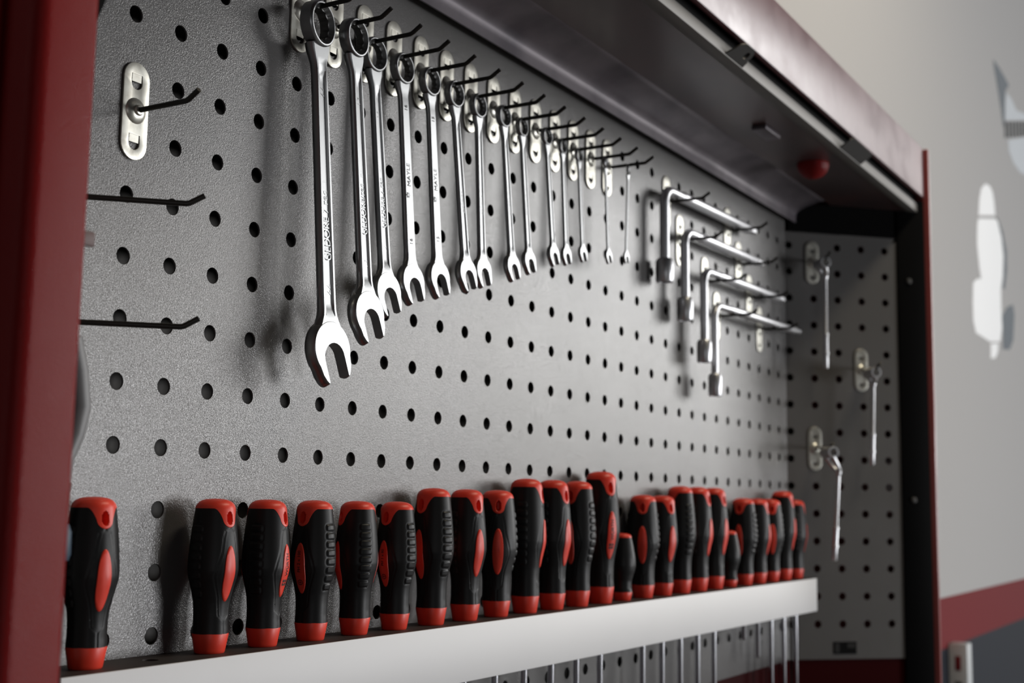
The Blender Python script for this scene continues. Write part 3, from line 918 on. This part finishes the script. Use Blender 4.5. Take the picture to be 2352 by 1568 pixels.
# ------------------------------------------------------------------ room
WY = 0.05
bm = bmesh.new()
def wq(z0, z1, mi):
    f = bm.faces.new([bm.verts.new(p) for p in ((-4.0, WY, z0), (9.0, WY, z0), (9.0, WY, z1), (-4.0, WY, z1))]); f.material_index = mi
wq(1.2665, 5.5, 0); wq(1.1585, 1.2665, 1); wq(0.0, 1.1585, 2)
w = obj('wall_back', bm, [M['wall'], M['wall_red'], M['wall_dark']]); w['kind'] = 'structure'
b = bmesh.new(); box(b, (-4, -8, -0.1), (14, WY, 0.0)); fl = obj('floor', b, M['floor']); fl['kind'] = 'structure'

# wall graphics (flat vinyl shapes)
def decal(loc, polys, label):
    e = empty('wall_decal', loc, label=label, cat='decal')
    for nm, pts, m in polys:
        b = bmesh.new()
        plate(b, pts, [], 0.0006, Matrix.Translation((0, 0, 0)) @ Matrix.Rotation(PI / 2, 4, 'X'))
        obj(nm, b, M[m], e)
    return e
D1 = [('body', [(2.883, 2.045), (2.834, 2.038), (2.781, 2.019), (2.769, 1.969), (2.77, 1.921), (2.798, 1.895), (2.976, 1.893), (3.12, 1.91), (3.155, 1.953), (3.15, 2.005), (3.154, 2.059), (3.189, 2.1), (3.209, 2.161), (3.188, 2.209), (3.138, 2.246), (3.106, 2.247), (2.87, 2.201), (2.854, 2.183), (2.843, 2.128), (2.863, 2.075)], 'white'),
      ('tip', [(2.874, 2.21), (2.889, 2.254), (2.919, 2.291), (2.981, 2.318), (3.043, 2.324), (3.077, 2.315), (3.095, 2.291), (3.104, 2.256)], 'white'),
      ('point', [(2.985, 1.889), (2.978, 1.85), (3.039, 1.856), (3.082, 1.878), (3.092, 1.902)], 'white'),
      ('shade', [(3.113, 2.254), (3.145, 2.250), (3.194, 2.212), (3.214, 2.163), (3.195, 2.099), (3.177, 2.066), (3.212, 2.068), (3.255, 2.129), (3.261, 2.185), (3.211, 2.231), (3.14, 2.257)], 'decal_grey'),
      ('bracket', [(3.242, 2.022), (3.335, 2.042), (3.354, 2.015), (3.32, 1.937), (3.261, 1.904), (3.160, 1.893), (3.164, 1.95), (3.158, 1.985)], 'decal_grey')]
D2 = [('blade', [(3.153, 2.713), (3.233, 2.716), (3.322, 2.713), (3.388, 2.707), (3.329, 2.674), (3.309, 2.633), (3.299, 2.573), (3.275, 2.55), (3.251, 2.592), (3.209, 2.642), (3.167, 2.686)], 'decal_grey'),
      ('upper_part', [(3.336, 2.671), (3.423, 2.676), (3.504, 2.662), (3.594, 2.682), (3.703, 2.701), (3.699, 2.685), (3.306, 2.579), (3.315, 2.624)], 'decal_light'),
      ('lower_part', [(3.344, 2.530), (3.689, 2.628), (3.662, 2.496), (3.526, 2.475), (3.415, 2.48), (3.351, 2.499)], 'decal_light')]
bars = []
for j_ in range(7):
    xa_, xb_ = 3.291 + j_ * 0.058, 3.291 + j_ * 0.058 + 0.040
    zt_ = lambda x: 2.571 + (x - 3.288) * 0.27
    bars.append(('bar', [(xa_, zt_(xa_) - 0.001), (xb_, zt_(xb_) - 0.001), (xb_, zt_(xb_) - 0.050), (xa_, zt_(xa_) - 0.050)], 'decal_dark'))
for lab_, dd in (('white tool-shaped graphic on the pale wall right of the cabinet', D1), ('dark striped graphic high on the wall at right edge', D2 + bars)):
    cx_ = sum(p[0] for p in dd[0][1]) / len(dd[0][1]); cz_ = sum(p[1] for p in dd[0][1]) / len(dd[0][1])
    decal((cx_, WY - 0.0002, cz_), [(nm, [(x - cx_, z - cz_) for x, z in pts], m_) for nm, pts, m_ in dd], lab_)


# wall socket strip low on the wall
ws = empty('socket_strip', (2.425, WY, 1.10), label='pale grey socket strip on dark lower wall under the red stripe', cat='socket')
b = bmesh.new(); box(b, (-0.022, -0.040, -0.30), (0.022, -0.0002, 0.068), 0.003); obj('housing', b, M['socket_grey'], ws)
b = bmesh.new(); box(b, (-0.0235, -0.026, 0.012), (-0.0221, -0.014, 0.042), 0.0004); obj('switch', b, M['wall_red'], ws)
b = bmesh.new(); box(b, (-0.0232, -0.028, -0.045), (-0.0221, -0.012, -0.012), 0.0004); obj('outlet', b, M['dark_plastic'], ws)

# ------------------------------------------------------------------ light
def area(name, loc, target, sx, sy, power, col):
    l = bpy.data.lights.new(name, 'AREA'); l.shape = 'RECTANGLE'; l.size = sx; l.size_y = sy; l.energy = power; l.color = col
    o = bpy.data.objects.new(name, l); o.location = loc
    o.rotation_euler = (Vector(target) - Vector(loc)).to_track_quat('-Z', 'Y').to_euler()
    link(o); return o
area('daylight_door', (17.1, -9.8, 5.1), (0.6, 0, 1.55), 7.0, 6.8, 1300, (0.985, 0.98, 0.97))
area('front_fill', (2.8, -4.6, 1.3), (0.4, 0, 1.4), 1.4, 1.0, 90, (0.97, 0.98, 1.0))  # added soft fill from front right, lifts the red collars; no real window
area('rear_fill', (-3.6, -4.0, 1.4), (0.2, 0, 1.4), 1.4, 1.2, 8, (0.97, 0.98, 1.0))  # weak unseen fill added from the left behind the camera
area('ceiling_lamp', (1.1, -0.95, 3.2), (0.9, 0, 1.45), 1.3, 0.16, 15, (1.0, 0.88, 0.68))
w = bpy.data.worlds.new('workshop_ambient'); SC.world = w; w.use_nodes = True
w.node_tree.nodes['Background'].inputs[0].default_value = (0.85, 0.92, 1.0, 1)
w.node_tree.nodes['Background'].inputs[1].default_value = 0.012

# ------------------------------------------------------------------ camera
cd = bpy.data.cameras.new('camera'); cam = bpy.data.objects.new('camera', cd); link(cam)
R = ((0.5120567462488386, -0.8588077350566876, 0.015721413021475013), (0.11512032672067987, 0.05047861702218605, -0.9920681526988173), (0.8512022080541812, 0.509805044531598, 0.12471414343752998))
cam.matrix_world = Matrix(((R[0][0], -R[1][0], -R[2][0], -0.536745), (R[0][1], -R[1][1], -R[2][1], -0.596233), (R[0][2], -R[1][2], -R[2][2], 1.453131), (0, 0, 0, 1)))
cd.sensor_width = 36.0; cd.sensor_fit = 'HORIZONTAL'; cd.lens = 36.0 * 2960.77 / 2352.0
cd.clip_start = 0.01; cd.clip_end = 50
cd.dof.use_dof = True; cd.dof.focus_distance = 0.87; cd.dof.aperture_fstop = 8.5
SC.camera = cam
SC.view_settings.view_transform = 'Standard'; SC.view_settings.look = 'None'; SC.view_settings.gamma = 1.0
SC.view_settings.exposure = 0.0; SC.view_settings.use_curve_mapping = False
